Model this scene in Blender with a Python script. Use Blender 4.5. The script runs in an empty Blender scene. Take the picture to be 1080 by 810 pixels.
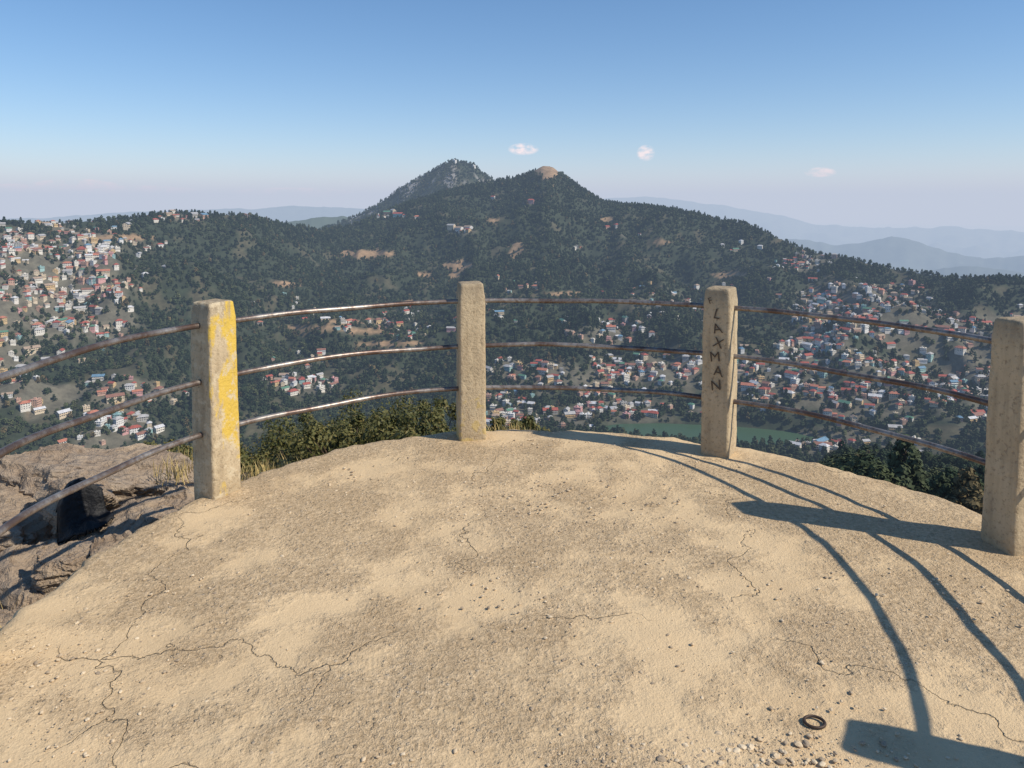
import bpy, bmesh, math, random
import numpy as np
from mathutils import Vector, Matrix, noise as mnoise
random.seed(7); rng=np.random.default_rng(11)
scene=bpy.context.scene
scene.view_settings.view_transform='Standard'; scene.view_settings.look='None'
scene.view_settings.exposure=0
EYE=1.55; F=780.0; HY=215.0

# ------------------------------------------------------------ helpers
def link(o): scene.collection.objects.link(o); return o
def newobj(name,me,parent=None,linkit=True):
    o=bpy.data.objects.new(name,me)
    if linkit: link(o)
    if parent: o.parent=parent
    return o
def empty(name,loc=(0,0,0)):
    o=bpy.data.objects.new(name,None); o.location=loc; o.empty_display_size=.2; return link(o)
def mesh_from(name,v,f,smooth=False):
    me=bpy.data.meshes.new(name); me.from_pydata([tuple(p) for p in v],[],f); me.update()
    if smooth: me.polygons.foreach_set('use_smooth',[True]*len(me.polygons))
    return me
class MB:
    def __init__(s,name):
        s.m=bpy.data.materials.new(name); s.m.use_nodes=True
        s.nt=s.m.node_tree; s.n=s.nt.nodes; s.l=s.nt.links
        s.b=s.n['Principled BSDF']; s.b.inputs['Specular IOR Level'].default_value=.25
        s.b.inputs['Roughness'].default_value=.85
    def N(s,t,ins=None,**kw):
        n=s.n.new(t)
        for k,v in kw.items(): setattr(n,k,v)
        if ins:
            for k,v in ins.items():
                if hasattr(v,'is_output') : s.l.new(v,n.inputs[k])
                else: n.inputs[k].default_value=v
        return n
    def coord(s,out='Object',scale=None):
        c=s.N('ShaderNodeTexCoord').outputs[out]
        if scale: c=s.N('ShaderNodeMapping',{'Vector':c,'Scale':scale}).outputs[0]
        return c
    def noise(s,vec,scale,detail=4,rough=.55,dist=0):
        return s.N('ShaderNodeTexNoise',{'Vector':vec,'Scale':scale,'Detail':detail,'Roughness':rough,'Distortion':dist}).outputs['Fac']
    def ramp(s,fac,stops,interp='LINEAR'):
        n=s.N('ShaderNodeValToRGB',{'Fac':fac}); cr=n.color_ramp; cr.interpolation=interp
        while len(cr.elements)<len(stops): cr.elements.new(.5)
        for e,(p,c) in zip(cr.elements,stops):
            e.position=p; e.color=(c,c,c,1) if isinstance(c,(int,float)) else (*c,1)
        return n.outputs['Color']
    def mix(s,f,a,b,mode='MIX'):
        n=s.N('ShaderNodeMix',data_type='RGBA',blend_type=mode)
        for i,v in ((0,f),(6,a),(7,b)):
            if hasattr(v,'is_output'): s.l.new(v,n.inputs[i])
            else: n.inputs[i].default_value=v if i==0 else (*v,1)
        return n.outputs[2]
    def math(s,op,a,b=0.0,clamp=False):
        n=s.N('ShaderNodeMath',operation=op,use_clamp=clamp)
        for i,v in ((0,a),(1,b)):
            if hasattr(v,'is_output'): s.l.new(v,n.inputs[i])
            else: n.inputs[i].default_value=v
        return n.outputs[0]
    def bump(s,h,dist,strength=1,prev=None):
        ins={'Height':h,'Distance':dist,'Strength':strength}
        if prev: ins['Normal']=prev
        return s.N('ShaderNodeBump',ins).outputs[0]
    def col(s,c):
        if hasattr(c,'is_output'): s.l.new(c,s.b.inputs['Base Color'])
        else: s.b.inputs['Base Color'].default_value=(*c,1)
    def nrm(s,n): s.l.new(n,s.b.inputs['Normal'])

def _h(i,j,seed):
    n=(i.astype(np.int64)*374761393+j.astype(np.int64)*668265263+seed*1274126177)&0xffffffff
    n=((n^(n>>13))*1274126177)&0xffffffff
    n=n^(n>>16)
    return (n&0xffff)/65535.0
def vn(x,y,seed=0):
    i=np.floor(x);j=np.floor(y);fx=x-i;fy=y-j
    fx=fx*fx*fx*(fx*(fx*6-15)+10); fy=fy*fy*fy*(fy*(fy*6-15)+10)
    i=i.astype(np.int64); j=j.astype(np.int64)
    a=_h(i,j,seed);b=_h(i+1,j,seed);c=_h(i,j+1,seed);d=_h(i+1,j+1,seed)
    return (a*(1-fx)+b*fx)*(1-fy)+(c*(1-fx)+d*fx)*fy
def fbm(x,y,seed=0,o=5):
    s=0;a=.5;t=0
    for k in range(o):
        s=s+a*(vn(x,y,seed+k)*2-1);t+=a;a*=.5;x=x*2.03+11.3;y=y*2.03-7.7
    return s/t
def ridged(x,y,seed=0,o=4):
    s=0;a=.5;t=0
    for k in range(o):
        s=s+a*(1-np.abs(vn(x,y,seed+k)*2-1)*2);t+=a;a*=.5;x=x*2.03+5.3;y=y*2.03-3.7
    return s/t
def sstep(a,b,x):
    t=np.clip((x-a)/(b-a),0,1); return t*t*(3-2*t)

# ------------------------------------------------------------ terrain height
S1=[(-700,260),(-300,245),(-100,238),(0,234),(60,235),(130,231),(180,224),(260,227),(300,237),(340,242),(370,238),(400,226),(430,214),(470,202),(500,195),(530,189),(548,187),(562,181),(572,175),(582,176),(592,184),(604,192),(625,207),(640,215),(680,217),(720,224),(760,232),(790,236),(820,250),(850,264),(900,274),(950,285),(1000,292),(1080,296),(1300,300),(1800,300)]
S2=[(200,330),(300,262),(340,241),(375,229),(400,214),(415,205),(425,196),(440,189),(455,181),(468,174),(478,169),(490,171),(500,173),(508,181),(520,189),(545,205),(600,240),(700,330)]
R1=[(-700,1900),(0,1950),(150,2050),(260,2200),(340,2500),(480,2700),(575,2700),(700,2500),(820,2200),(1000,2000),(1300,1900)]
def interp(tab,px): return np.interp(px,[a for a,b in tab],[b for a,b in tab])
LK=(300.,1112.,132.,40.)
def lakeq(x,y): return np.sqrt(((x-LK[0])/LK[2])**2+((y-LK[1]+.16*(x-LK[0]))/LK[3])**2)
def H(x,y):
    x=np.asarray(x,float); y=np.asarray(y,float)
    r=np.hypot(x,y)+1e-6
    az=np.arctan2(x,y); azc=np.clip(az,-1.2,1.2)
    px=540+F*np.tan(azc); ca=np.cos(azc)
    rn=np.hypot(x-.15,y-2.81)
    zl=np.interp(rn,[0,2.2,3,7,15,60,700,900],[-.45,-.45,-.95,-3.0,-7.5,-32,-335,-347])
    zr=np.interp(rn,[0,2.2,3,10,60,100,180,560,900],[-.45,-.45,-1.3,-6,-28,-41,-67,-190,-347])
    w=sstep(810,900,px)
    near=zl*(1-w)+zr*w
    near=near+fbm(x/90,y/90,3)*np.clip(r/300,0,1)*22*(1-sstep(700,900,r))+fbm(x/1.5,y/1.5,5)*.25*sstep(2.4,4,rn)*(1-sstep(20,60,r))
    rr=interp(R1,px); zr1=(HY-interp(S1,px))/F*ca*rr+EYE
    r0=1190-120*sstep(500,0,px)-60*sstep(800,1100,px)
    t=np.clip((r-r0)/(rr-r0),0,1)
    sh=t**1.12
    m=-345+(zr1+345)*sh
    win=np.clip(t*3.5,0,1)*np.clip((1-t)*5,0.0,1)
    m=m+(ridged(x/620+3,y/620,21)-.3)*115*win+(ridged(x/240,y/300,31,3)-.25)*42*win+fbm(x/60,y/60,41,3)*6*np.clip(t*8,0,1)*np.clip((1-t)*12,.15,1)
    back=zr1-np.maximum(r-rr,0)*.5+fbm(x/200,y/200,51)*20*sstep(0,400,r-rr)
    m=np.where(r>rr,np.maximum(back,-500),m)
    R2=3500.
    z2=(HY-interp(S2,px))/F*ca*R2+EYE-np.abs(r-R2)*.55+fbm(x/160,y/160,61,5)*26*(1-np.exp(-np.abs(r-R2)/120))+ridged(x/70,y/70,66)*5
    m=np.maximum(m,z2)
    z=near*(1-sstep(860,r0,r))+m*sstep(860,r0,r)
    q=lakeq(x,y)+fbm(x/60,y/60,71)*.16
    k=sstep(1.0,1.5,q)
    z=np.where(r>400,z*k+(-356)*(1-k),z)
    return z
def proj(x,y,z): return 540+F*x/y, HY-F*(z-EYE)/y
def hit(px,py):
    dd=np.arange(900,3600,4.); x=(px-540)/F*dd; z=H(x,dd); _,yy=proj(x,dd,z)
    k=np.argmax(yy<=py); 
    return x[k],dd[k],z[k]

TOWN=[(45,300,80,60,1.),(20,270,60,30,1.),(90,262,45,20,.8),(90,330,50,30,.8),(70,430,60,24,.65),(110,455,55,22,.85),(25,480,60,15,.6),(140,415,60,15,.4),
 (320,409,35,10,1.),(370,345,30,8,.4),(330,385,40,12,.25),(645,352,45,14,.55),(600,425,85,26,1.1),(560,400,55,18,.8),(680,405,65,25,.8),(700,436,70,12,.9),(540,445,40,14,.9),
 (850,275,35,12,.75),(890,320,50,20,.85),(930,345,80,28,1.05),(880,375,60,25,.95),(1000,390,80,30,1.1),(950,425,80,22,1.05),(1040,430,60,25,1.),(840,415,60,20,.8),(800,300,26,8,.3),(780,265,26,6,.35),
 (1060,345,50,16,.65),(940,310,40,10,.6),(730,380,30,14,.4),(790,390,40,20,.55),(1000,350,60,18,.7),(890,470,60,14,.8),(980,480,30,8,.3),(180,258,40,7,.3),(250,228,30,4,.25),(200,230,30,5,.45),(415,228,16,4,.5),(488,244,20,4,.5),(560,214,8,3,.5),(650,246,20,6,.25),(600,262,20,6,.2),
 (540,300,30,10,.14),(700,320,60,20,.16),(450,340,90,20,.12),(300,330,80,20,.10),(1120,400,80,60,.8),(-60,380,90,80,.7),(-40,300,80,40,.7)]
CLEAR=[(385,268,32,5),(368,266,10,3),(545,265,11,9),(484,281,17,7),(480,290,7,4),(577,182,15,8),(330,348,40,4),(390,350,28,4),(410,364,40,3),(600,310,20,2.5),(120,250,40,3),(40,262,30,4),(447,290,8,3),(560,305,14,2),(640,232,8,3),(770,290,20,3),(360,340,22,3),(520,232,8,2),(700,255,10,3),(300,300,20,3),(430,320,14,3)]
def masks(px,py,x,y):
    n=fbm(x/70,y/70,81); n2=fbm(x/28,y/28,83,3)
    t=np.zeros_like(px); c=np.zeros_like(px)
    for a,b,sx,sy,w in TOWN: t=np.maximum(t,w*np.exp(-(((px-a)/sx)**2+((py-b)/sy)**2)**1.5))
    for a,b,sx,sy in CLEAR: c=np.maximum(c,np.exp(-(((px-a)/sx)**2+((py-b)/sy)**2)**2))
    t=np.clip(t*(1+n*1.6)+n2*.25*(t>.08),0,1); c=sstep(.35,.7,c+n2*.6)*.9
    return t,c

NA=600; azs=np.linspace(-1.32,1.32,NA)
rs=np.concatenate([np.geomspace(1.2,850,90),np.linspace(862,3800,290),np.geomspace(3900,90000,40)])
A,R=np.meshgrid(azs,rs); X=R*np.sin(A); Y=R*np.cos(A)
Z=H(X,Y); kk=sstep(3500,8500,R); Z=np.where(R>5200,-500,Z)*(1-kk)-2200*kk
V=np.stack([X.ravel(),Y.ravel(),Z.ravel()],1)
nr=len(rs); idx=np.arange(nr*NA).reshape(nr,NA)
Fq=np.stack([idx[:-1,:-1],idx[:-1,1:],idx[1:,1:],idx[1:,:-1]],-1).reshape(-1,4)
me=bpy.data.meshes.new('terrain'); me.from_pydata(V.tolist(),[],Fq.tolist()); me.update()
me.polygons.foreach_set('use_smooth',[True]*len(me.polygons))
if me.polygons[0].normal.z<0: me.flip_normals()
PX,PY=proj(X,np.maximum(Y,.1),Z); T,C=masks(PX,PY,X,Y)
T=np.where((R>900)&(R<3300),T,0); C=np.where((R>900)&(R<3300),C,0)
col=np.zeros((nr,NA,4)); col[...,3]=1
def c3(a): return np.array(a)
base=c3([.034,.045,.024])*np.ones((nr,NA,3))
def blend(b,c,m): return b*(1-m[...,None])+c3(c)*m[...,None]
nn=fbm(X/45,Y/45,91)
base=blend(base,[.12,.10,.06],sstep(.2,.55,nn)*.6)
base=blend(base,[.15,.135,.10],sstep(.1,.5,T)*.8)
base=blend(base,[.34,.225,.13],C)
cl=np.where((R>3150)&(R<3600),1,0)*sstep(-.05,.35,fbm(X/45,Y/90,95))
base=blend(base,[.28,.265,.25],cl*.9)
nearm=1-sstep(25,70,R)
base=blend(base,[.20,.16,.09],nearm)
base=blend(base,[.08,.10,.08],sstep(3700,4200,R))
col[...,:3]=base
ca=me.color_attributes.new('Col','FLOAT_COLOR','POINT'); ca.data.foreach_set('color',col.ravel())
terrain=newobj('terrain',me)
b=MB('terrain_mat'); at=b.N('ShaderNodeAttribute',attribute_name='Col').outputs['Color']
oc=b.coord(); n1=b.noise(oc,.06,4,.7)
b.col(b.mix(1,at,b.ramp(n1,[(.25,.5),(.75,1.4)]),'MULTIPLY'))
me.materials.append(b.m)

DH=[(6000,[(100,260),(200,240),(270,234),(300,229),(335,223),(360,222),(385,226),(430,240),(520,262)],(.06,.08,.05)),
(16000,[(560,300),(700,262),(800,252),(840,249),(880,257),(905,256),(940,247),(965,251),(1000,264),(1040,272),(1070,270),(1120,262),(1300,255),(1500,300)],(.07,.09,.08)),
(12000,[(700,330),(860,300),(930,290),(980,284),(1010,278),(1040,281),(1090,287),(1200,280),(1400,300)],(.07,.09,.08)),
(32000,[(520,250),(600,218),(640,208),(680,206),(710,210),(760,215),(810,223),(860,235),(920,240),(1000,238),(1100,246),(1300,240)],(.07,.09,.08)),
(24000,[(-300,228),(-100,226),(0,230),(80,226),(160,222),(240,219),(310,216),(360,217),(420,222),(480,230)],(.07,.09,.08))]
for Rd,tab,colr in DH:
    p0,p1=tab[0][0],tab[-1][0]; na=300; nt=50
    pxs=np.linspace(p0,p1,na); a=np.arctan((pxs-540)/F); tt=np.linspace(-1,1,nt)
    AA,TT=np.meshgrid(a,tt); PP,_=np.meshgrid(pxs,tt)
    W=Rd*.22; RR=Rd+TT*W; x=RR*np.sin(AA); y=RR*np.cos(AA)
    top=(HY-interp(tab,PP))/F*np.cos(AA)*Rd+EYE+fbm(PP/14,PP*0+Rd,7,5)*Rd*.0020
    z=top-(np.abs(TT)**1.0)*(top+2400)*.9+fbm(x/(Rd*.05),y/(Rd*.05),9)*Rd*.022*np.sin(np.abs(TT)*math.pi)
    ii=np.arange(na*nt).reshape(nt,na)
    fq=np.stack([ii[:-1,:-1],ii[:-1,1:],ii[1:,1:],ii[1:,:-1]],-1).reshape(-1,4)
    m=mesh_from('distant_hills',np.stack([x.ravel(),y.ravel(),z.ravel()],1).tolist(),fq.tolist(),True)
    newobj('distant_hills',m); b=MB('distant_hill_mat'); oc=b.coord()
    b.col(b.mix(b.noise(oc,.004,4,.7),tuple(c*.5 for c in colr),tuple(c*1.7 for c in colr))); m.materials.append(b.m)

lv=[];
for k in range(96):
    t=2*math.pi*k/96; lx=LK[2]*1.35*math.cos(t); lv.append((LK[0]+lx,LK[1]-.16*lx+LK[3]*1.35*math.sin(t),-350.5))
lm=mesh_from('lake',lv,[list(range(96))]); newobj('lake',lm)
b=MB('lake_water'); b.col((.055,.10,.055)); b.b.inputs['Roughness'].default_value=.35
b.b.inputs['Specular IOR Level'].default_value=.12
b.nrm(b.bump(b.noise(b.coord(),.3,3),.5,.6)); lm.materials.append(b.m)

# ------------------------------------------------------------ instancing
def instancer(name,pts,scl,rot,idx,coll,scz=None):
    me=bpy.data.meshes.new(name); me.from_pydata([tuple(p) for p in pts],[],[])
    for an,arr in (('iscale',scl),('irot',rot),('iz',scz if scz is not None else scl)):
        a=me.attributes.new(an,'FLOAT','POINT'); a.data.foreach_set('value',np.asarray(arr,np.float32))
    a=me.attributes.new('iidx','INT','POINT'); a.data.foreach_set('value',np.asarray(idx,np.int32))
    o=newobj(name,me)
    ng=bpy.data.node_groups.new(name+'_gn','GeometryNodeTree')
    ng.interface.new_socket('Geometry',in_out='INPUT',socket_type='NodeSocketGeometry')
    ng.interface.new_socket('Geometry',in_out='OUTPUT',socket_type='NodeSocketGeometry')
    N=ng.nodes.new; L=ng.links.new
    gi=N('NodeGroupInput'); go=N('NodeGroupOutput'); ip=N('GeometryNodeInstanceOnPoints')
    ci=N('GeometryNodeCollectionInfo'); ci.inputs['Collection'].default_value=coll
    ci.inputs['Separate Children'].default_value=True; ci.inputs['Reset Children'].default_value=True
    def att(n,t='FLOAT'):
        q=N('GeometryNodeInputNamedAttribute'); q.data_type=t; q.inputs['Name'].default_value=n; return q.outputs['Attribute']
    L(gi.outputs[0],ip.inputs['Points']); L(ci.outputs[0],ip.inputs['Instance'])
    ip.inputs['Pick Instance'].default_value=True
    L(att('iidx','INT'),ip.inputs['Instance Index'])
    c=N('ShaderNodeCombineXYZ'); L(att('irot'),c.inputs[2]); L(c.outputs[0],ip.inputs['Rotation'])
    s=N('ShaderNodeCombineXYZ'); sa=att('iscale'); L(sa,s.inputs[0]);L(sa,s.inputs[1]);L(att('iz'),s.inputs[2]); L(s.outputs[0],ip.inputs['Scale'])
    L(ip.outputs[0],go.inputs[0])
    md=o.modifiers.new('gn','NODES'); md.node_group=ng
    return o

def foliage_mat(name,dark,mid,light):
    b=MB(name); oi=b.N('ShaderNodeObjectInfo'); rnd=oi.outputs['Random']
    n=b.noise(oi.outputs['Location'],.007,3,.6)
    c=b.mix(b.ramp(n,[(.38,0),(.62,1)]),dark,mid)
    c=b.mix(b.math('MULTIPLY',b.math('POWER',rnd,2.5),.85),c,light)
    c=b.mix(b.math('MULTIPLY',b.math('GREATER_THAN',rnd,.975),.7),c,(.17,.12,.06))
    b.col(c); b.b.inputs['Roughness'].default_value=.8; b.b.inputs['Specular IOR Level'].default_value=.1
    return b.m
leafF=foliage_mat('forest_foliage',(.028,.046,.024),(.064,.084,.04),(.12,.13,.058))
leafP=foliage_mat('conifer_foliage',(.018,.036,.02),(.046,.068,.036),(.084,.10,.052))
b=MB('bark'); b.col((.10,.07,.05)); bark=b.m

def tree_mesh(name,h,rad,kind,nclump,perc,leaf,mat,seed):
    rg=random.Random(seed); v=[];f=[];mi=[]
    def tube(p,q,r0,r1,n=5):
        p=Vector(p);q=Vector(q);d=(q-p).normalized(); a=d.orthogonal().normalized(); c=d.cross(a); s=len(v)
        for P,rr in ((p,r0),(q,r1)):
            for k in range(n):
                t=2*math.pi*k/n; v.append(P+a*math.cos(t)*rr+c*math.sin(t)*rr)
        for k in range(n): f.append((s+k,s+(k+1)%n,s+n+(k+1)%n,s+n+k)); mi.append(1)
    tube((0,0,-h*.15),(0,0,h*.55),h*.022,h*.014); tube((0,0,h*.55),(0,0,h*.95),h*.014,h*.003)
    for c in range(nclump):
        u=(c+.5)/nclump
        if kind=='cone':
            z=h*(.14+.82*u); rr=rad*(1-u)**.6*(.75+.5*rg.random()); cr=rad*.38*(1.15-u*.8)
        else:
            z=h*(.28+.66*u); rr=rad*math.sqrt(max(.05,1-(2*u-.85)**2))*rg.uniform(.35,1); cr=rad*.40
        a=c*2.4+rg.random(); cx,cy=math.cos(a)*rr*.75,math.sin(a)*rr*.75
        if c%2==0: tube((0,0,z-.06*h),(cx,cy,z),h*.008,h*.003,3)
        for k in range(perc):
            d=Vector((rg.gauss(0,1),rg.gauss(0,1),rg.gauss(0,.75)));d.normalize(); d*=cr*rg.uniform(.45,1.05)
            p=Vector((cx,cy,z))+d
            n=(d.normalized()+Vector((rg.uniform(-.6,.6),rg.uniform(-.6,.6),rg.uniform(0,.8)))).normalized()
            a1=n.orthogonal().normalized(); a1.rotate(Matrix.Rotation(rg.random()*6.28,3,n)); a2=n.cross(a1)
            s=leaf*rg.uniform(.6,1.4); q=len(v)
            v.extend([p-a1*s,p-a2*s*.6,p+a1*s,p+a2*s*.6]); f.append((q,q+1,q+2,q+3)); mi.append(0)
    m=mesh_from(name,v,f); m.materials.append(mat); m.materials.append(bark)
    m.polygons.foreach_set('material_index',mi); return m
forest_coll=bpy.data.collections.new('forest_tree_kinds')
for i,(k,h,r) in enumerate([('cone',15,4.6),('cone',13,4.6),('round',12,6.),('round',10,5.4),('cone',17,5.)]):
    m=tree_mesh('a_tree_kind%d'%i,h,r,k,13,10,1.55,leafP if k=='cone' else leafF,i)
    o=bpy.data.objects.new('a_tree_kind%d'%i,m); forest_coll.objects.link(o)
mid_coll=bpy.data.collections.new('slope_tree_kinds')
for i,(k,h,r) in enumerate([('cone',15,4.6),('round',12,5.6),('round',11,5.),('cone',13,4.4)]):
    m=tree_mesh('b_tree_kind%d'%i,h,r,k,34,60,.42,leafP if k=='cone' else leafF,i+20)
    o=bpy.data.objects.new('b_tree_kind%d'%i,m); mid_coll.objects.link(o)

# ------------------------------------------------------------ buildings
def rnd_mat(name,stops,mult,rough=.8):
    b=MB(name); oi=b.N('ShaderNodeObjectInfo').outputs['Random']
    r=b.math('FRACT',b.math('MULTIPLY',oi,mult)); c=b.ramp(r,stops,'CONSTANT')
    c=b.mix(1,c,b.ramp(b.noise(b.coord(),.6,2),[(.3,.7),(.7,1.1)]),'MULTIPLY')
    b.col(c); b.b.inputs['Roughness'].default_value=rough; return b.m
wallM=rnd_mat('painted_walls',[(0,(.74,.70,.62)),(.28,(.66,.55,.40)),(.44,(.76,.75,.72)),(.60,(.56,.36,.27)),(.69,(.34,.52,.50)),(.75,(.62,.45,.24)),(.82,(.46,.44,.40)),(.92,(.60,.34,.32))],13.7)
roofM=rnd_mat('tin_roofs',[(0,(.38,.10,.07)),(.26,(.28,.14,.10)),(.38,(.44,.43,.42)),(.56,(.11,.24,.16)),(.62,(.48,.19,.12)),(.75,(.62,.62,.63)),(.88,(.15,.27,.38)),(.91,(.40,.30,.22))],7.3,.5)
b=MB('window_glass'); b.col((.05,.055,.06)); b.b.inputs['Roughness'].default_value=.2; winM=b.m
def building(name,w,d,fl,roof):
    v=[];f=[];mi=[]; hh=fl*3.0
    def quad(a,b_,c,e,m): q=len(v); v.extend([a,b_,c,e]); f.append((q,q+1,q+2,q+3)); mi.append(m)
    def box(x0,x1,y0,y1,z0,z1,m):
        P=[(x0,y0),(x1,y0),(x1,y1),(x0,y1)]
        for k in range(4):
            a=P[k];c=P[(k+1)%4]; quad((*a,z0),(*c,z0),(*c,z1),(*a,z1),m)
        quad(*[(*p,z1) for p in P],m)
    W,D=w/2,d/2
    box(-W,W,-D,D,-6,hh,0)
    for s in range(fl):
        z0=s*3+1.0; nw=max(2,int(w/2.6))
        for k in range(nw):
            xc=-W+w*(k+.5)/nw
            for sy in (-1,1):
                yy=sy*(D+.04); a=[(xc-.6,yy,z0),(xc+.6,yy,z0),(xc+.6,yy,z0+1.3),(xc-.6,yy,z0+1.3)]
                if sy>0:a=a[::-1]
                quad(*a,2)
        nd=max(1,int(d/3))
        for k in range(nd):
            yc=-D+d*(k+.5)/nd
            for sx in (-1,1):
                xx=sx*(W+.04); a=[(xx,yc-.55,z0),(xx,yc+.55,z0),(xx,yc+.55,z0+1.3),(xx,yc-.55,z0+1.3)]
                if sx<0:a=a[::-1]
                quad(*a,2)
        if s>0 and roof!='hip': box(-W-.05,W+.05,-D-1.0,-D-.05,s*3-.15,s*3+.02,0)
    o=.9
    if roof=='gable':
        rh=d*.34; e=[(-W-o,-D-o,hh-.1),(W+o,-D-o,hh-.1),(W+o,D+o,hh-.1),(-W-o,D+o,hh-.1)]; r1=(-W-o,0,hh+rh); r2=(W+o,0,hh+rh)
        quad(e[0],e[1],r2,r1,1); quad(e[2],e[3],r1,r2,1)
        q=len(v); v.extend([(-W,-D,hh),(-W,D,hh),(-W,0,hh+rh-.3),(W,-D,hh),(W,D,hh),(W,0,hh+rh-.3)]); f.append((q,q+2,q+1)); f.append((q+3,q+4,q+5)); mi.extend([0,0])
    elif roof=='hip':
        rh=d*.34; e=[(-W-o,-D-o,hh-.1),(W+o,-D-o,hh-.1),(W+o,D+o,hh-.1),(-W-o,D+o,hh-.1)]; r1=(-W+D*.8,0,hh+rh); r2=(W-D*.8,0,hh+rh)
        quad(e[0],e[1],r2,r1,1); quad(e[2],e[3],r1,r2,1)
        q=len(v); v.extend([e[3],e[0],r1,e[1],e[2],r2]); f.append((q,q+1,q+2)); f.append((q+3,q+4,q+5)); mi.extend([1,1])
    else:
        box(-W-.3,W+.3,-D-.3,D+.3,hh+.01,hh+.25,0); box(-W*.5,-W*.1,-D*.4,D*.3,hh+.26,hh+2.6,0); box(W*.3,W*.5,-1,.2,hh+.26,hh+1.6,2)
    m=mesh_from(name,v,f); [m.materials.append(q) for q in (wallM,roofM,winM)]
    m.polygons.foreach_set('material_index',mi); return m
bcoll=bpy.data.collections.new('house_kinds')
for i,a in enumerate([(12,8,2,'gable'),(15,9,2,'hip'),(10,9,2,'flat'),(18,9,2,'gable'),(12,9,3,'flat'),(9,8,2,'hip'),(24,10,2,'gable'),(12,9,3,'hip')]):
    bcoll.objects.link(bpy.data.objects.new('house_kind%d'%i,building('house_kind%d'%i,*a)))

# ------------------------------------------------------------ scatter
def sector(n,r0,r1,a0,a1):
    r=np.sqrt(rng.uniform(r0*r0,r1*r1,n)); a=rng.uniform(a0,a1,n); return r*np.sin(a),r*np.cos(a),r
x,y,r=sector(60000,1000,2900,-.72,.72); z=H(x,y); px,py=proj(x,y,z); t,c=masks(px,py,x,y)
q=lakeq(x,y)
clump=.35+.65*sstep(-.25,.15,fbm(x/33,y/33,123,3))
ok=(rng.random(len(x))<t**1.25*.85*clump)&(q>1.5)&(z>-349)
bx,by,bz=x[ok],y[ok],z[ok]
cell={};keep=[]
for i in range(len(bx)):
    k=(int(bx[i]//12),int(by[i]//12))
    if k in cell: continue
    cell[k]=1; keep.append(i)
bx,by,bz=bx[keep],by[keep],bz[keep]
EX=[(484,243,6),(494,242,6),(476,241,3),(410,226,6),(420,228,6),(415,224,3),(205,229,3),(215,230,6),(560,214,1),(650,240,1),(440,231,1),(520,210,0),(135,240,6),(480,172,4),(500,177,2)]
ex=np.array([hit(a,b_) for a,b_,_ in EX])
bx=np.r_[bx,ex[:,0]];by=np.r_[by,ex[:,1]];bz=np.r_[bz,ex[:,2]]
e=6.; gx=(H(bx+e,by)-H(bx-e,by)); gy=(H(bx,by+e)-H(bx,by-e))
rot=np.arctan2(gy,gx)-math.pi/2+rng.normal(0,.4,len(bx))
bi=rng.choice([0,1,2,3,4,5,6,7],len(bx),p=[.17,.14,.15,.13,.12,.13,.06,.10]); bi[-len(EX):]=[k for _,_,k in EX]
bs=rng.uniform(.55,1.05,len(bx)); bs[-len(EX):]=1.3
instancer('hillside_town',np.stack([bx,by,bz+.3],1),bs,rot,bi,bcoll)
print('buildings',len(bx))
bcell=set()
for i in range(len(bx)): bcell.add((int(bx[i]//9),int(by[i]//9)))
x,y,r=sector(160000,1000,3700,-.72,.72); z=H(x,y); px,py=proj(x,y,z); t,c=masks(px,py,x,y)
q=lakeq(x,y)
dn=fbm(x/45,y/45,91); dens=np.clip(1.-.65*sstep(.2,.5,dn),0,1)*(1-.97*c)*(1-np.clip(t*.9,0,.65))
dens=np.where(r>3150,dens*.7,dens)
rr=interp(R1,px)
ok=(rng.random(len(x))<dens)&(q>1.12)&(z>-349.5)&((r<rr+60)|((r>3000)&(r<3560)&(px>330)&(px<600)))
ok&=~((px>566)&(px<590)&(r>2500)&(py<184))
inb=np.array([(int(a//9),int(b_//9)) in bcell for a,b_ in zip(x,y)])
ok&=~inb
x,y,z=x[ok],y[ok],z[ok]; n=len(x); print('trees',n)
big=fbm(x/160,y/160,99)
s=rng.uniform(.42,1.0,n)*(1+.3*big); ii=np.where(rng.random(n)<.5+.6*big,rng.choice([0,1,4],n),rng.choice([2,3],n))
instancer('forest_trees',np.stack([x,y,z-.4],1),s,rng.uniform(0,6.28,n),ii,forest_coll,s*rng.uniform(.75,1.05,n))
x,y,r=sector(9500,130,800,.30,.80); z=H(x,y)
n5=fbm(x/40,y/40,17); ok=(rng.random(len(x))<np.clip(.85+n5*1.1,0,1)); x,y,z=x[ok],y[ok],z[ok]; n=len(x); print('slope trees',n)
s=rng.uniform(.5,1.1,n)
instancer('slope_trees',np.stack([x,y,z-.4],1),s,rng.uniform(0,6.28,n),rng.choice([0,1,2,3],n,p=[.2,.35,.3,.15]),mid_coll,s*rng.uniform(.8,1.1,n))

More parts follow.
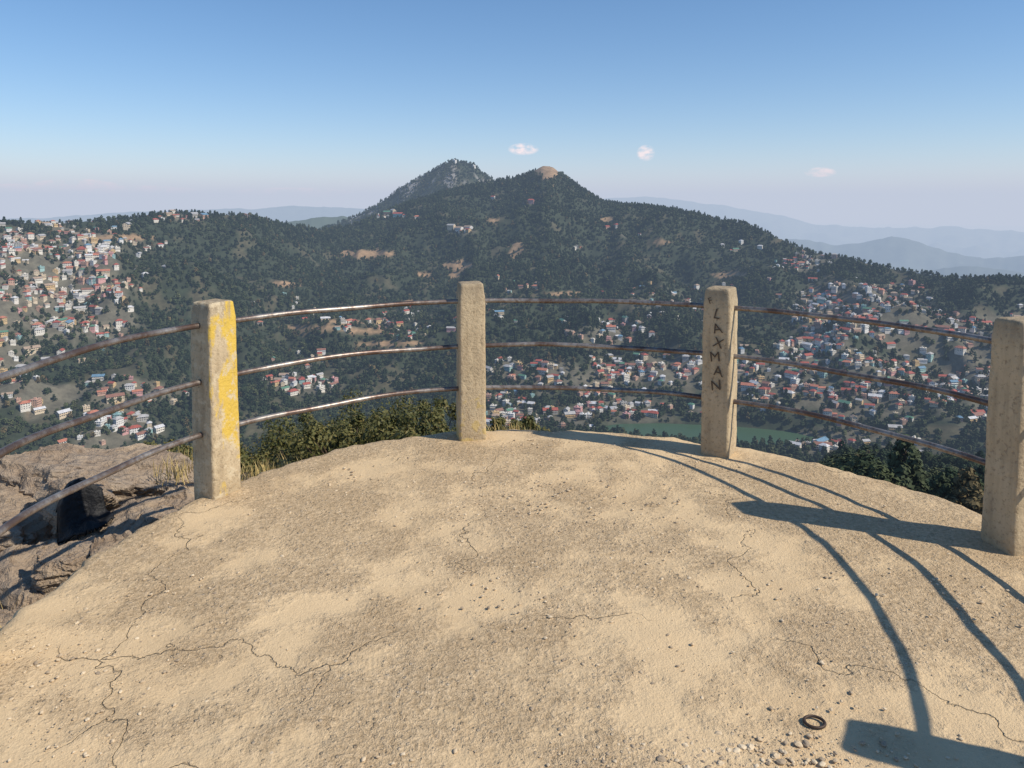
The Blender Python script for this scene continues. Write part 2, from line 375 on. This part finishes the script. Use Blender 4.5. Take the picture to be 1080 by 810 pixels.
# ------------------------------------------------------------ platform
CX,CY=.15,2.81
PA=[193.,148.2,101.9,56.3,11.9,-31.7]
PR=[2.05,2.05,2.05,2.06,2.175,2.30]
def RR_(deg): return float(np.interp(deg,PA[::-1],PR[::-1]))
def Rout(th):
    s,c=math.sin(th),math.cos(th)
    if s>=0:
        d=math.degrees(th)
        R=float(np.interp(d,[0,25,60,110,125,150,180],[2.38,2.36,2.22,2.22,2.2,2.08,2.03]))
    else:
        R=min((2.38 if c>0 else 2.03)/max(abs(c),1e-4),9/max(abs(s),1e-4))
    return R
NT,NR=540,90; v=[];f=[]
for j in range(NR+1):
    u=(j/NR)
    for k in range(NT):
        th=2*math.pi*k/NT; R=Rout(th)+.035*mnoise.noise(Vector((math.cos(th)*9,math.sin(th)*9,1)))+.028*mnoise.noise(Vector((math.cos(th)*40,math.sin(th)*40,4)))
        x=CX+R*u*math.cos(th); y=CY+R*u*math.sin(th)
        P=Vector((x,y,0))
        z=.012*mnoise.noise(P*1.7)+.005*mnoise.noise(P*9)-(.02 if j==NR else 0)-(.005 if j==NR-1 else 0)
        v.append((x,y,z))
for j in range(NR):
    for k in range(NT):
        a=j*NT+k;b_=j*NT+(k+1)%NT; f.append((a,a+NT,b_+NT,b_))
base_i=len(v)
for lev,(dz,dr) in enumerate([(-.1,.0),(-.25,.02),(-.5,-.01),(-1.2,.05)]):
    for k in range(NT):
        th=2*math.pi*k/NT; x,y,_=v[NR*NT+k]; n=mnoise.noise(Vector((x*6,y*6,dz*9)))*.03
        v.append((x+math.cos(th)*(dr+n),y+math.sin(th)*(dr+n),dz))
for lev in range(4):
    a0=NR*NT if lev==0 else base_i+(lev-1)*NT; b0=base_i+lev*NT
    for k in range(NT): f.append((a0+k,b0+k,b0+(k+1)%NT,a0+(k+1)%NT))
pm=mesh_from('viewpoint_platform',v,f,True); newobj('viewpoint_platform',pm)
b=MB('weathered_concrete_floor'); oc=b.coord()
big=b.noise(oc,.85,2,.5,.6); med=b.noise(oc,3.0,5,.65); fine=b.noise(oc,42,4,.78); vfine=b.noise(oc,150,2,.7)
rough=b.ramp(b.math('ADD',big,b.math('MULTIPLY',b.math('SUBTRACT',med,.5),1.1)),[(.38,.12),(.57,1)])
smooth_c=b.mix(med,(.64,.465,.27),(.76,.585,.365)); rough_c=b.mix(b.ramp(fine,[(.25,0),(.7,1)]),(.34,.235,.13),(.79,.60,.38))
cc=b.mix(rough,smooth_c,rough_c)
vo=b.N('ShaderNodeTexVoronoi',{'Vector':oc,'Scale':54.,'Randomness':1.}); 
vc=b.N('ShaderNodeSeparateColor',{0:vo.outputs['Color']}).outputs
peb=b.ramp(b.math('ADD',vo.outputs['Distance'],b.math('MULTIPLY',vc[2],.3)),[(.30,1),(.42,0)])
pebsel=b.math('MULTIPLY',b.math('MULTIPLY',peb,b.math('GREATER_THAN',vc[0],.52)),b.math('ADD',b.math('MULTIPLY',rough,.9),.02))
cc=b.mix(b.math('MULTIPLY',pebsel,.62),cc,b.ramp(vc[1],[(0,(.31,.24,.16)),(.4,(.54,.42,.28)),(.75,(.60,.53,.43)),(1,(.20,.16,.125))]))
pit=b.math('MULTIPLY',b.ramp(vfine,[(.34,1),(.46,0)]),rough)
cc=b.mix(b.math('MULTIPLY',pit,.52),cc,(.25,.17,.095))
cc=b.mix(b.math('MULTIPLY',b.ramp(b.noise(oc,1.5,5,.7,.3),[(.45,0),(.72,1)]),.5),cc,(.46,.325,.185))
dv=b.N('ShaderNodeVectorMath',{0:oc,1:b.N('ShaderNodeVectorMath',{0:b.N('ShaderNodeTexNoise',{'Vector':oc,'Scale':4.,'Detail':5.}).outputs['Color'],'Scale':.5},operation='SCALE').outputs[0]},operation='ADD').outputs[0]
ve=b.N('ShaderNodeTexVoronoi',{'Vector':dv,'Scale':.62},feature='DISTANCE_TO_EDGE').outputs['Distance']
crk=b.math('MULTIPLY',b.ramp(ve,[(.0,1),(.003,0)]),b.ramp(b.noise(oc,1.1,2),[(.46,0),(.56,.9)]))
cc=b.mix(b.math('MULTIPLY',crk,.45),cc,(.25,.17,.10))
b.col(cc); b.b.inputs['Roughness'].default_value=.95; b.b.inputs['Specular IOR Level'].default_value=.1
hgt=b.math('ADD',b.math('MULTIPLY',fine,b.math('ADD',b.math('MULTIPLY',rough,1.15),.2)),b.math('MULTIPLY',pebsel,.45))
hgt=b.math('ADD',hgt,b.math('MULTIPLY',vfine,.25)); hgt=b.math('SUBTRACT',hgt,b.math('MULTIPLY',crk,.6))
b.nrm(b.bump(hgt,.013,1.)); pm.materials.append(b.m)

# pebbles
b=MB('pebble'); oi=b.N('ShaderNodeObjectInfo').outputs['Random']
b.col(b.ramp(oi,[(0,(.28,.22,.16)),(.5,(.56,.43,.28)),(1,(.66,.54,.38))])); pebm=b.m
pc=bpy.data.collections.new('pebble_kinds')
for i in range(4):
    bm=bmesh.new(); bmesh.ops.create_icosphere(bm,subdivisions=2,radius=1)
    for vv in bm.verts:
        k=1+.45*mnoise.noise(vv.co*1.1+Vector((i*7,0,0))); vv.co=Vector((vv.co.x*k*1.2,vv.co.y*k*.9,vv.co.z*k*.6))
    m=bpy.data.meshes.new('pebble_kind%d'%i); bm.to_mesh(m); bm.free(); m.materials.append(pebm)
    pc.objects.link(bpy.data.objects.new('pebble_kind%d'%i,m))
n=26000; x=rng.uniform(-1.95,2.35,n); y=rng.uniform(.8,5.,n)
keepm=(np.hypot(x-CX,y-CY)<1.98)|(y<CY); cl=fbm(x*1.3,y*1.3,5,3)
keepm&=rng.random(n)<np.clip(.35+1.2*cl,.05,1)
x,y=x[keepm],y[keepm]
xx=rng.normal(.62,.24,380); yy=rng.normal(1.97,.05,380); x=np.r_[x,xx];y=np.r_[y,yy]; n=len(x)
s=.0016+.0062*rng.random(n)**6
s[-380:]*=1.6
instancer('gravel_debris',np.stack([x,y,np.full(n,.002)],1),s,rng.uniform(0,6.28,n),rng.integers(0,4,n),pc)

# ------------------------------------------------------------ posts
PH=[1.04]*6
def post_mat(i):
    b=MB('aged_concrete_%d'%i); oc=b.coord(); 
    n=b.noise(oc,6,6,.65); f_=b.noise(oc,45,5,.7)
    c=b.mix(n,(.42,.325,.20),(.66,.53,.35)); c=b.mix(b.math('MULTIPLY',b.ramp(f_,[(.33,1),(.47,0)]),.65),c,(.19,.14,.09))
    st=b.noise(b.coord(scale=(14,14,1.5)),1.4,4,.6); c=b.mix(b.math('MULTIPLY',b.ramp(st,[(.48,0),(.68,1)]),.5),c,(.27,.20,.125))
    z=b.N('ShaderNodeSeparateXYZ',{0:oc}).outputs
    c=b.mix(b.math('MULTIPLY',b.ramp(z[2],[(.9,0),(1.03,1)]),.45),c,(.2,.16,.115))
    c=b.mix(b.math('MULTIPLY',b.ramp(z[2],[(.0,1),(.1,0)]),.4),c,(.3,.22,.13))
    if i==1:
        yn=b.noise(b.coord(scale=(1,1,.4)),9,5,.65,.4)
        w=b.math('ADD',yn,b.math('MULTIPLY',z[1],-1.0)); 
        hm=b.ramp(z[2],[(.12,-.0),(.3,.1),(.6,.13),(.95,.1)])
        m=b.ramp(b.math('ADD',w,hm),[(.57,0),(.64,1)])
        m=b.math('MULTIPLY',m,b.math('LESS_THAN',z[0],-.07))
        c=b.mix(b.math('MULTIPLY',m,.85),c,(.68,.46,.06))
        m2=b.ramp(b.noise(oc,11,5,.75),[(.53,0),(.60,.85)]); c=b.mix(m2,c,(.60,.50,.34))
    if i==2:
        m=b.ramp(b.math('SUBTRACT',b.noise(oc,12,5),b.math('MULTIPLY',z[2],.5)),[(.44,0),(.5,1)]); c=b.mix(b.math('MULTIPLY',m,.5),c,(.6,.43,.12))
    b.col(c); b.b.inputs['Roughness'].default_value=.93
    b.nrm(b.bump(b.math('ADD',f_,b.math('MULTIPLY',n,.8)),.009,.9)); return b.m
def post(i):
    a=math.radians(PA[i]); loc=(CX+PR[i]*math.cos(a),CY+PR[i]*math.sin(a),0)
    bm=bmesh.new(); w=.086; hh=PH[i]
    bmesh.ops.create_cube(bm,size=2); 
    bmesh.ops.subdivide_edges(bm,edges=bm.edges[:],cuts=11,use_grid_fill=True)
    for vv in bm.verts:
        c=vv.co.copy(); z=(c.z+1)/2
        P=Vector((c.x*w,c.y*w,z*(hh+.05)-.05)); 
        r=.014; rt=.028
        q=Vector((max(-w+r,min(w-r,P.x)),max(-w+r,min(w-r,P.y)),min(P.z,hh-rt)))
        if P.z>hh-rt*1.0:
            inner=Vector((max(-w+rt,min(w-rt,P.x)),max(-w+rt,min(w-rt,P.y)),hh-rt)); d=P-inner
            if d.length>rt: P=inner+d.normalized()*rt
        else:
            d=Vector((P.x-q.x,P.y-q.y,0))
            if d.length>r: P=Vector((q.x,q.y,P.z))+d.normalized()*r
        vv.co=P
    es=[e for e in bm.edges if abs(e.verts[0].co.z-e.verts[1].co.z)>.05]
    bmesh.ops.subdivide_edges(bm,edges=es,cuts=4,use_grid_fill=True)
    for vv in bm.verts:
        tp=1.03-.06*vv.co.z/hh; vv.co.x*=tp; vv.co.y*=tp
        n=mnoise.noise_vector(vv.co*7+Vector((i*9,0,0)))*.004+mnoise.noise_vector(vv.co*26+Vector((i*9,0,0)))*.0022
        if vv.co.z<.03: n.z=0
        vv.co+=n
    m=bpy.data.meshes.new('concrete_post'); bm.to_mesh(m); bm.free()
    m.polygons.foreach_set('use_smooth',[True]*len(m.polygons)); m.materials.append(post_mat(i))
    o=newobj('concrete_post',m); o.location=loc; o.rotation_euler=(random.uniform(-.008,.008),random.uniform(-.008,.008),a)
    return o
posts=[post(i) for i in range(6)]
b=MB('black_paint'); b.col((.11,.08,.055)); bp=b.m
for k,ch in enumerate('FLAXMAN'):
    cu=bpy.data.curves.new('letter_'+ch,'FONT'); cu.body=ch; cu.size=.088 if k else .055; cu.extrude=.0012; cu.offset=-.0003; cu.align_x='CENTER'; cu.shear=[0,.15,-.2,.1,0,-.15,.1][k]
    cu.materials.append(bp); o=newobj('painted_letter',cu,posts[3])
    z=.885-(k-1)*.088 if k else .975
    o.matrix_local=Matrix.Translation((-.0905,.010*math.sin(k*2.1)+( .03 if k==0 else -.01),z-.03))@Matrix.Rotation(math.radians(-90),4,'Z')@Matrix.Rotation(math.radians(90),4,'X')@Matrix.Rotation(math.radians([20,-6,9,-11,7,-9,12][k]),4,'Z')

# ------------------------------------------------------------ rails
b=MB('rusty_pipe'); oc=b.coord(); n=b.noise(oc,4,5,.7); n2=b.noise(oc,30,4,.7)
c=b.mix(b.ramp(n,[(.40,0),(.60,1)]),(.14,.10,.085),(.36,.33,.30)); c=b.mix(b.ramp(n2,[(.48,0),(.62,.6)]),c,(.12,.075,.055))
b.col(c); b.b.inputs['Metallic'].default_value=.6; b.b.inputs['Roughness'].default_value=.4
b.nrm(b.bump(n2,.002,.4)); rustm=b.m
rail=empty('metal_railing')
def pipe(name,a0,a1,z,rad):
    n=40; cu=bpy.data.curves.new(name,'CURVE'); cu.dimensions='3D'; cu.bevel_depth=rad; cu.bevel_resolution=4; cu.use_fill_caps=True
    sp=cu.splines.new('POLY'); sp.points.add(n)
    sd=a0*.37+z*11
    for k in range(n+1):
        t=k/n; ad=a0+(a1-a0)*t; a=math.radians(ad); wn=math.sin(t*math.pi)
        R=RR_(ad)+wn*.025*mnoise.noise(Vector((t*3,sd,0))); zz=z+wn*.018*mnoise.noise(Vector((t*2.5,sd,5)))
        sp.points[k].co=(CX+R*math.cos(a),CY+R*math.sin(a),zz,1)
    cu.materials.append(rustm); 
    for s_ in cu.splines: s_.use_smooth=True
    return newobj(name,cu,rail)
for i in range(5):
    for nm,z in (('top_rail',.915),('middle_rail',.617),('bottom_rail',.335)): pipe(nm,PA[i],PA[i+1],z,.0155)

PITCH=math.radians(4.5); PCY=HY+F*math.tan(PITCH)
def ray(px,py):
    u=(px-540)/F; w_=(py-PCY)/F
    return Vector((u,math.cos(PITCH)-w_*math.sin(PITCH),-(math.sin(PITCH)+w_*math.cos(PITCH))))
d_=ray(859,762); k_=EYE/-d_.z
bpy.ops.mesh.primitive_torus_add(major_radius=.027,minor_radius=.0045,major_segments=40,minor_segments=10)
o=bpy.context.object; o.name='iron_ring'; o.location=(d_.x*k_,d_.y*k_,.002); o.rotation_euler=(.03,.02,0); o.scale=(1.1,.9,1)
b=MB('dark_iron'); b.col((.07,.05,.04)); b.b.inputs['Metallic'].default_value=.4; b.b.inputs['Roughness'].default_value=.6; o.data.materials.append(b.m)

# ------------------------------------------------------------ rocks at left
b=MB('rock'); oc=b.coord('Object'); n=b.noise(oc,2.2,6,.65,.4); n2=b.noise(oc,14,6,.7); st=b.noise(b.coord(scale=(1.2,1.2,11)),1.5,4,.6,.5)
c=b.mix(b.ramp(n,[(.3,0),(.7,1)]),(.26,.18,.125),(.56,.44,.31)); c=b.mix(b.ramp(st,[(.45,0),(.6,.6)]),c,(.43,.35,.27)); c=b.mix(b.ramp(n2,[(.3,.75),(.45,0)]),c,(.13,.095,.07))
b.col(c); b.nrm(b.bump(b.math('ADD',b.math('ADD',n2,b.math('MULTIPLY',n,2.)),st),.06,1.)); rockm=b.m
rocks=[]
def rock(loc,size,seed,rz=0,tilt=(0,0)):
    rg=random.Random(seed); bm=bmesh.new(); bmesh.ops.create_icosphere(bm,subdivisions=6,radius=1)
    planes=[]
    for k in range(20):
        d=Vector((rg.gauss(0,1),rg.gauss(0,1),rg.gauss(0,1))).normalized(); planes.append((d,rg.uniform(.5,.85)))
    planes.append((Vector((.05,-.1,1)).normalized(),.55))
    for vv in bm.verts:
        c=vv.co.copy()
        for d,o_ in planes:
            q=c.dot(d)-o_
            if q>0: c-=d*q
        c*=1+.12*mnoise.fractal(c*2.1+Vector((seed,0,0)),.7,2.,7)
        lay=mnoise.noise(Vector((seed*3.+c.x*.8,c.y*.8,c.z*8+c.x*1.5))); lay=round(lay*4)/4; c.x*=1+.14*lay; c.y*=1+.14*lay
        stp=mnoise.noise(Vector((c.x*2.0+seed,c.y*2.0,3.))); c.z*=1+.24*round(stp*3)/3
        vv.co=Vector((c.x*size[0],c.y*size[1],c.z*size[2]))
    m=bpy.data.meshes.new('rock'); bm.to_mesh(m); bm.free(); m.materials.append(rockm)
    o=newobj('rock_boulder',m); o.location=loc; o.rotation_euler=(rg.uniform(-.15,.15)+tilt[0],rg.uniform(-.15,.15)+tilt[1],rz)
    rocks.append(o); return o
for k,(lx,ly,lz,sx,sy,sz,rz) in enumerate([(-2.9,5.2,-.6,1.0,.7,.62,.3),(-2.35,4.45,-.62,.6,.5,.5,-.2),(-3.4,4.6,-.7,.8,.6,.6,.9),(-2.75,3.95,-.72,.6,.5,.5,.2),(-2.45,3.25,-.75,.5,.6,.55,1.1),
    (-3.9,5.7,-.95,.9,.7,.7,.1),(-2.15,5.1,-.75,.6,.5,.5,.5),(-3.2,3.5,-.85,.8,.6,.55,.4),(-2.5,2.4,-.8,.55,.6,.55,0),(-2.9,2.7,-.95,.7,.6,.55,.3),(-2.12,3.8,-.55,.32,.35,.4,.4),(-2.15,4.25,-.45,.35,.3,.3,.9),(-2.75,4.55,-.3,.3,.25,.22,.2),(-2.4,3.85,-.42,.28,.22,.2,.8)]):
    rock((lx,ly,lz),(sx,sy,sz),k+3,rz)
# black cloth bag draped over the rocks: a sheet whose points are dropped onto the rock surfaces
bpy.context.view_layer.update()
cam0=Vector((0,0,EYE)); best=None
d=ray(90,562).normalized()
for ro in rocks:
    mi_=ro.matrix_world.inverted(); ok_,p,nn_,_=ro.ray_cast(mi_@cam0,(mi_.to_3x3()@d).normalized())
    if ok_:
        P=ro.matrix_world@p; dist=(P-cam0).length
        if best is None or dist<best[0]: best=(dist,P)
P=best[1] if best else Vector((-2.3,3.9,-.15)); print('bag',P)
inv=[(ro,ro.matrix_world.inverted()) for ro in rocks]
def drop(x,y):
    zb=-1.5
    for ro,mi_ in inv:
        ok_,p,_,_=ro.ray_cast(mi_@Vector((x,y,2)),(mi_.to_3x3()@Vector((0,0,-1))).normalized())
        if ok_: zb=max(zb,(ro.matrix_world@p).z)
    return zb
NG=34; zz=np.zeros((NG,NG)); gx2=np.linspace(-1,1,NG)
for j in range(NG):
    for i in range(NG): zz[j,i]=max(drop(P.x+gx2[i]*.19,P.y+gx2[j]*.15),P.z-.22)
for _ in range(6):
    zp=np.pad(zz,1,mode='edge'); sm=(zp[:-2,1:-1]+zp[2:,1:-1]+zp[1:-1,:-2]+zp[1:-1,2:])/4; zz=np.maximum(zz,sm)
v=[];f=[];top={}
for j in range(NG):
    for i in range(NG):
        a,c=gx2[i],gx2[j]; rr_=math.hypot(a,c); lim=.86+.16*mnoise.noise(Vector((a*2.2,c*2.2,3)))
        puff=max(0,1-(rr_/lim)**2); wr=mnoise.noise(Vector((a*3,c*3,0)))*.5+mnoise.noise(Vector((a*8+c*3,c*5,2)))*.25
        z=zz[j,i]+.012+.075*puff**.5*(1+.7*wr)
        top[(i,j)]=len(v) if rr_<=lim else None
        if rr_<=lim: v.append((P.x+a*.19,P.y+c*.15,z))
for j in range(NG-1):
    for i in range(NG-1):
        q=[top[(i,j)],top[(i+1,j)],top[(i+1,j+1)],top[(i,j+1)]]
        if all(k is not None for k in q): f.append(tuple(q))
m=mesh_from('black_bag',v,f,True)
b=MB('black_cloth'); b.col((.013,.013,.014)); b.b.inputs['Roughness'].default_value=.55; b.nrm(b.bump(b.noise(b.coord(),26,4),.02,.8)); m.materials.append(b.m)
o=newobj('black_bag',m); sd=o.modifiers.new('thick','SOLIDIFY'); sd.thickness=.01

# ------------------------------------------------------------ shrubs and grass
def leaf_mat(name,a,bb,cc_):
    b=MB(name); n=b.noise(b.coord(),1.6,3,.6); n2=b.noise(b.coord(),22,1)
    c=b.mix(b.ramp(n,[(.35,0),(.65,1)]),a,bb); c=b.mix(b.ramp(n2,[(.55,0),(.68,.7)]),c,cc_); b.col(c); b.b.inputs['Roughness'].default_value=.6
    tr=b.N('ShaderNodeBsdfTranslucent',{'Color':c}); ms=b.N('ShaderNodeMixShader',{0:.2,1:b.b.outputs[0],2:tr.outputs[0]})
    b.l.new(ms.outputs[0],b.n['Material Output'].inputs[0]); return b.m
shm=leaf_mat('shrub_leaves',(.08,.09,.03),(.155,.145,.048),(.27,.20,.07))
def shrub(x,y,h,rad,seed,nl=9000):
    rg=random.Random(seed); v=[];f=[];mi=[]
    def tube(p,q,r0,r1,n=5):
        d=(q-p).normalized(); a=d.orthogonal().normalized(); c=d.cross(a); s=len(v)
        for P,rr in ((p,r0),(q,r1)):
            for k in range(n): t=2*math.pi*k/n; v.append(P+a*math.cos(t)*rr+c*math.sin(t)*rr)
        for k in range(n): f.append((s+k,s+(k+1)%n,s+n+(k+1)%n,s+n+k)); mi.append(1)
    tips=[]
    for k in range(60):
        a=rg.random()*6.28; rr=rad*math.sqrt(rg.random()); zz=h*rg.uniform(.3,.95)*(1-.35*(rr/rad)**2)
        t=Vector((math.cos(a)*rr,math.sin(a)*rr,zz)); mid=Vector((t.x*.4,t.y*.4,t.z*.55))
        tube(Vector((rg.uniform(-.1,.1),rg.uniform(-.1,.1),-.4)),mid,.025,.014); tube(mid,t,.014,.004); tips.append((t,rg.uniform(.10,.28)*rad))
    for k in range(nl):
        t,cr=rg.choice(tips); d=Vector((rg.gauss(0,1),rg.gauss(0,1),rg.gauss(0,.8))).normalized()*cr*rg.random()**.4
        p=t+d; n=(d.normalized()+Vector((rg.uniform(-.8,.8),rg.uniform(-.8,.8),rg.uniform(-.2,1)))).normalized()
        a1=n.orthogonal().normalized(); a1.rotate(Matrix.Rotation(rg.random()*6.28,3,n)); a2=n.cross(a1); s=rg.uniform(.014,.036); q=len(v)
        v.extend([p-a1*s,p-a2*s*.45,p+a1*s,p+a2*s*.45]); f.append((q,q+1,q+2,q+3)); mi.append(0)
    m=mesh_from('shrub',v,f); m.materials.append(shm); m.materials.append(bark); m.polygons.foreach_set('material_index',mi)
    o=newobj('shrub',m); o.location=(x,y,float(H(x,y)))
def shrub_to(px,ytop,d,rad,seed,nl=9000):
    x=(px-540)/F*d; zt=EYE-(ytop-HY)/F*d; g=float(H(x,d)); shrub(x,d,max(.5,zt-g),rad,seed,nl)
for k,(px,yt,d,rad) in enumerate([(300,440,9,.95),(345,428,10,1.1),(395,408,10.5,1.2),(435,412,9.5,.95),(465,426,8.5,.6),(265,452,8,.7),(325,450,8,.9),(370,440,8,.9),(420,434,8,.8),(460,440,7.5,.5),(545,428,9,.4),(528,434,8,.4),(170,454,9.5,.6),(150,466,9,.5),(610,448,9,.3),(10,484,8,.7),(385,430,9,.8),(560,440,8.5,.35)]):
    shrub_to(px,yt,d,rad,k+50,int(12000*min(1,rad)+3000))
b=MB('dry_grass'); n=b.noise(b.coord(),2.5,3); b.col(b.mix(n,(.42,.30,.11),(.55,.43,.2))); gm=b.m
v=[];f=[]
def tuft(x,y,z,h,nb,spread):
    for k in range(nb):
        a=random.random()*6.28; rr=spread*random.random(); bx_=x+rr*math.cos(a); by_=y+rr*math.sin(a); l=h*random.uniform(.5,1.1); ln=random.uniform(.1,.7)*l; w=.003
        a2=random.random()*6.28; dx,dy=math.cos(a2),math.sin(a2); q=len(v)
        v.extend([(bx_-dy*w,by_+dx*w,z),(bx_+dy*w,by_-dx*w,z),(bx_+dx*ln*.4+dy*w*.7,by_+dy*ln*.4-dx*w*.7,z+l*.6),(bx_+dx*ln*.4-dy*w*.7,by_+dy*ln*.4+dx*w*.7,z+l*.6),(bx_+dx*ln,by_+dy*ln,z+l)])
        f.append((q,q+1,q+2,q+3)); f.append((q+3,q+2,q+4))
for k in range(420):
    th=math.radians(random.uniform(95,185)); R=random.uniform(2.4,6.5); x=CX+R*math.cos(th); y=CY+R*math.sin(th)
    tuft(x,y,float(H(x,y))-.02,random.uniform(.15,.35),26,.16)
for px,py,d in [(20,494,5.9),(40,496,5.8),(5,490,6.),(60,490,6.2),(175,482,5.9),(190,486,5.4),(255,494,5.0),(272,492,5.2),(285,490,5.3),(295,488,5.4),(180,488,5.),(160,478,6.2),(530,452,5.4),(545,452,5.5)]:
    x=(px-540)/F*d; zt=EYE-(py-HY)/F*d
    tuft(x,d,zt-.14,.14,80,.18)
m=mesh_from('dry_grass',v,f); m.materials.append(gm); newobj('dry_grass',m)

# ------------------------------------------------------------ hazy air (absorbing volume over the valley; its emission imitates scattered light)
bm=bmesh.new(); bmesh.ops.create_cube(bm,size=1)
for vv in bm.verts: vv.co=Vector((vv.co.x*170000,vv.co.y*170000,(vv.co.z+.5)*3550-2450))
m=bpy.data.meshes.new('glowing_haze_air'); bm.to_mesh(m); bm.free(); newobj('glowing_haze_air',m)
mt=bpy.data.materials.new('glowing_haze'); mt.use_nodes=True; nt=mt.node_tree; nt.nodes.clear()
out=nt.nodes.new('ShaderNodeOutputMaterial'); ab=nt.nodes.new('ShaderNodeVolumeAbsorption'); em=nt.nodes.new('ShaderNodeEmission'); ad=nt.nodes.new('ShaderNodeAddShader')
DEN=6.7e-5; sig=(.70,.85,1.0); LH=(.53,.59,.715)
ab.inputs['Color'].default_value=(1-sig[0],1-sig[1],1-sig[2],1); ab.inputs['Density'].default_value=DEN
E=[DEN*s*l for s,l in zip(sig,LH)]; mx=max(E); em.inputs['Color'].default_value=(E[0]/mx,E[1]/mx,E[2]/mx,1); em.inputs['Strength'].default_value=mx
nt.links.new(ab.outputs[0],ad.inputs[0]); nt.links.new(em.outputs[0],ad.inputs[1]); nt.links.new(ad.outputs[0],out.inputs['Volume'])
m.materials.append(mt)

# ------------------------------------------------------------ sky, sun
el=math.radians(42.3); azs_=math.atan2(1.10,-.43)
w=bpy.data.worlds.new('World'); scene.world=w; w.use_nodes=True; nt=w.node_tree; bg=nt.nodes['Background']
sk=nt.nodes.new('ShaderNodeTexSky'); sk.sky_type='NISHITA'; sk.sun_disc=False; sk.sun_elevation=el; sk.sun_rotation=azs_; sk.altitude=2200; sk.air_density=1.0; sk.dust_density=.4; sk.ozone_density=2.0
bg.inputs['Strength'].default_value=.14
N=nt.nodes.new; L=nt.links.new
hs=N('ShaderNodeHueSaturation'); hs.inputs['Saturation'].default_value=1.28; L(sk.outputs[0],hs.inputs['Color'])
tc=N('ShaderNodeTexCoord'); ns=N('ShaderNodeTexNoise'); ns.inputs['Scale'].default_value=60; ns.inputs['Detail'].default_value=4; ns.inputs['Roughness'].default_value=.6
mp=N('ShaderNodeMapping'); mp.inputs['Scale'].default_value=(1,1,2.2); L(tc.outputs['Generated'],mp.inputs[0]); L(mp.outputs[0],ns.inputs['Vector'])
def M(op,a,b_,clamp=False):
    q=N('ShaderNodeMath'); q.operation=op; q.use_clamp=clamp
    for i,vv in ((0,a),(1,b_)):
        if hasattr(vv,'is_output'): L(vv,q.inputs[i])
        else: q.inputs[i].default_value=vv
    return q.outputs[0]
sp=N('ShaderNodeSeparateXYZ'); L(tc.outputs['Generated'],sp.inputs[0])
uu=M('DIVIDE',sp.outputs[0],M('MAXIMUM',sp.outputs[1],.05)); vv_=M('DIVIDE',sp.outputs[2],M('MAXIMUM',sp.outputs[1],.05))
tot=None
for cx,cy,sx,sy,wt in [(552,158,15,6,1.3),(680,162,9,8,1.4),(863,182,16,5,1.5),(80,197,45,8,3.),(150,202,60,6,2.4),(20,199,40,5,2.4),(310,203,60,5,2.)]:
    a=M('DIVIDE',M('SUBTRACT',uu,(cx-540)/F),sx/F); c=M('DIVIDE',M('SUBTRACT',vv_,(HY-cy)/F),sy/F)
    d2=M('ADD',M('MULTIPLY',a,a),M('MULTIPLY',c,c)); g=M('MULTIPLY',M('SUBTRACT',1.25,d2),wt,True)
    tot=g if tot is None else M('MAXIMUM',tot,g)
cf=M('MULTIPLY',M('MULTIPLY',tot,M('MULTIPLY',M('SUBTRACT',ns.outputs['Fac'],.36),4.,True)),.85,True)
mxn=N('ShaderNodeMix'); mxn.data_type='RGBA'; L(cf,mxn.inputs[0]); L(hs.outputs[0],mxn.inputs[6]); mxn.inputs[7].default_value=(11,8.9,8.2,1)
L(mxn.outputs[2],bg.inputs['Color'])
sl=bpy.data.lights.new('sun','SUN'); sl.energy=5.0; sl.angle=math.radians(.5); sl.color=(1,.93,.80)
so=link(bpy.data.objects.new('sun',sl)); d=Vector((1.10,-.43,0)).normalized()*math.cos(el)+Vector((0,0,math.sin(el)))
so.rotation_euler=d.to_track_quat('Z','Y').to_euler()

# ------------------------------------------------------------ camera
cam=bpy.data.cameras.new('camera'); co=link(bpy.data.objects.new('camera',cam)); co.location=(0,0,EYE)
co.rotation_euler=(math.pi/2-PITCH,0,0); cam.sensor_width=36; cam.lens=F/1080*36
cam.shift_y=-(405-PCY)/1080
cam.clip_start=.05; cam.clip_end=300000; scene.camera=co
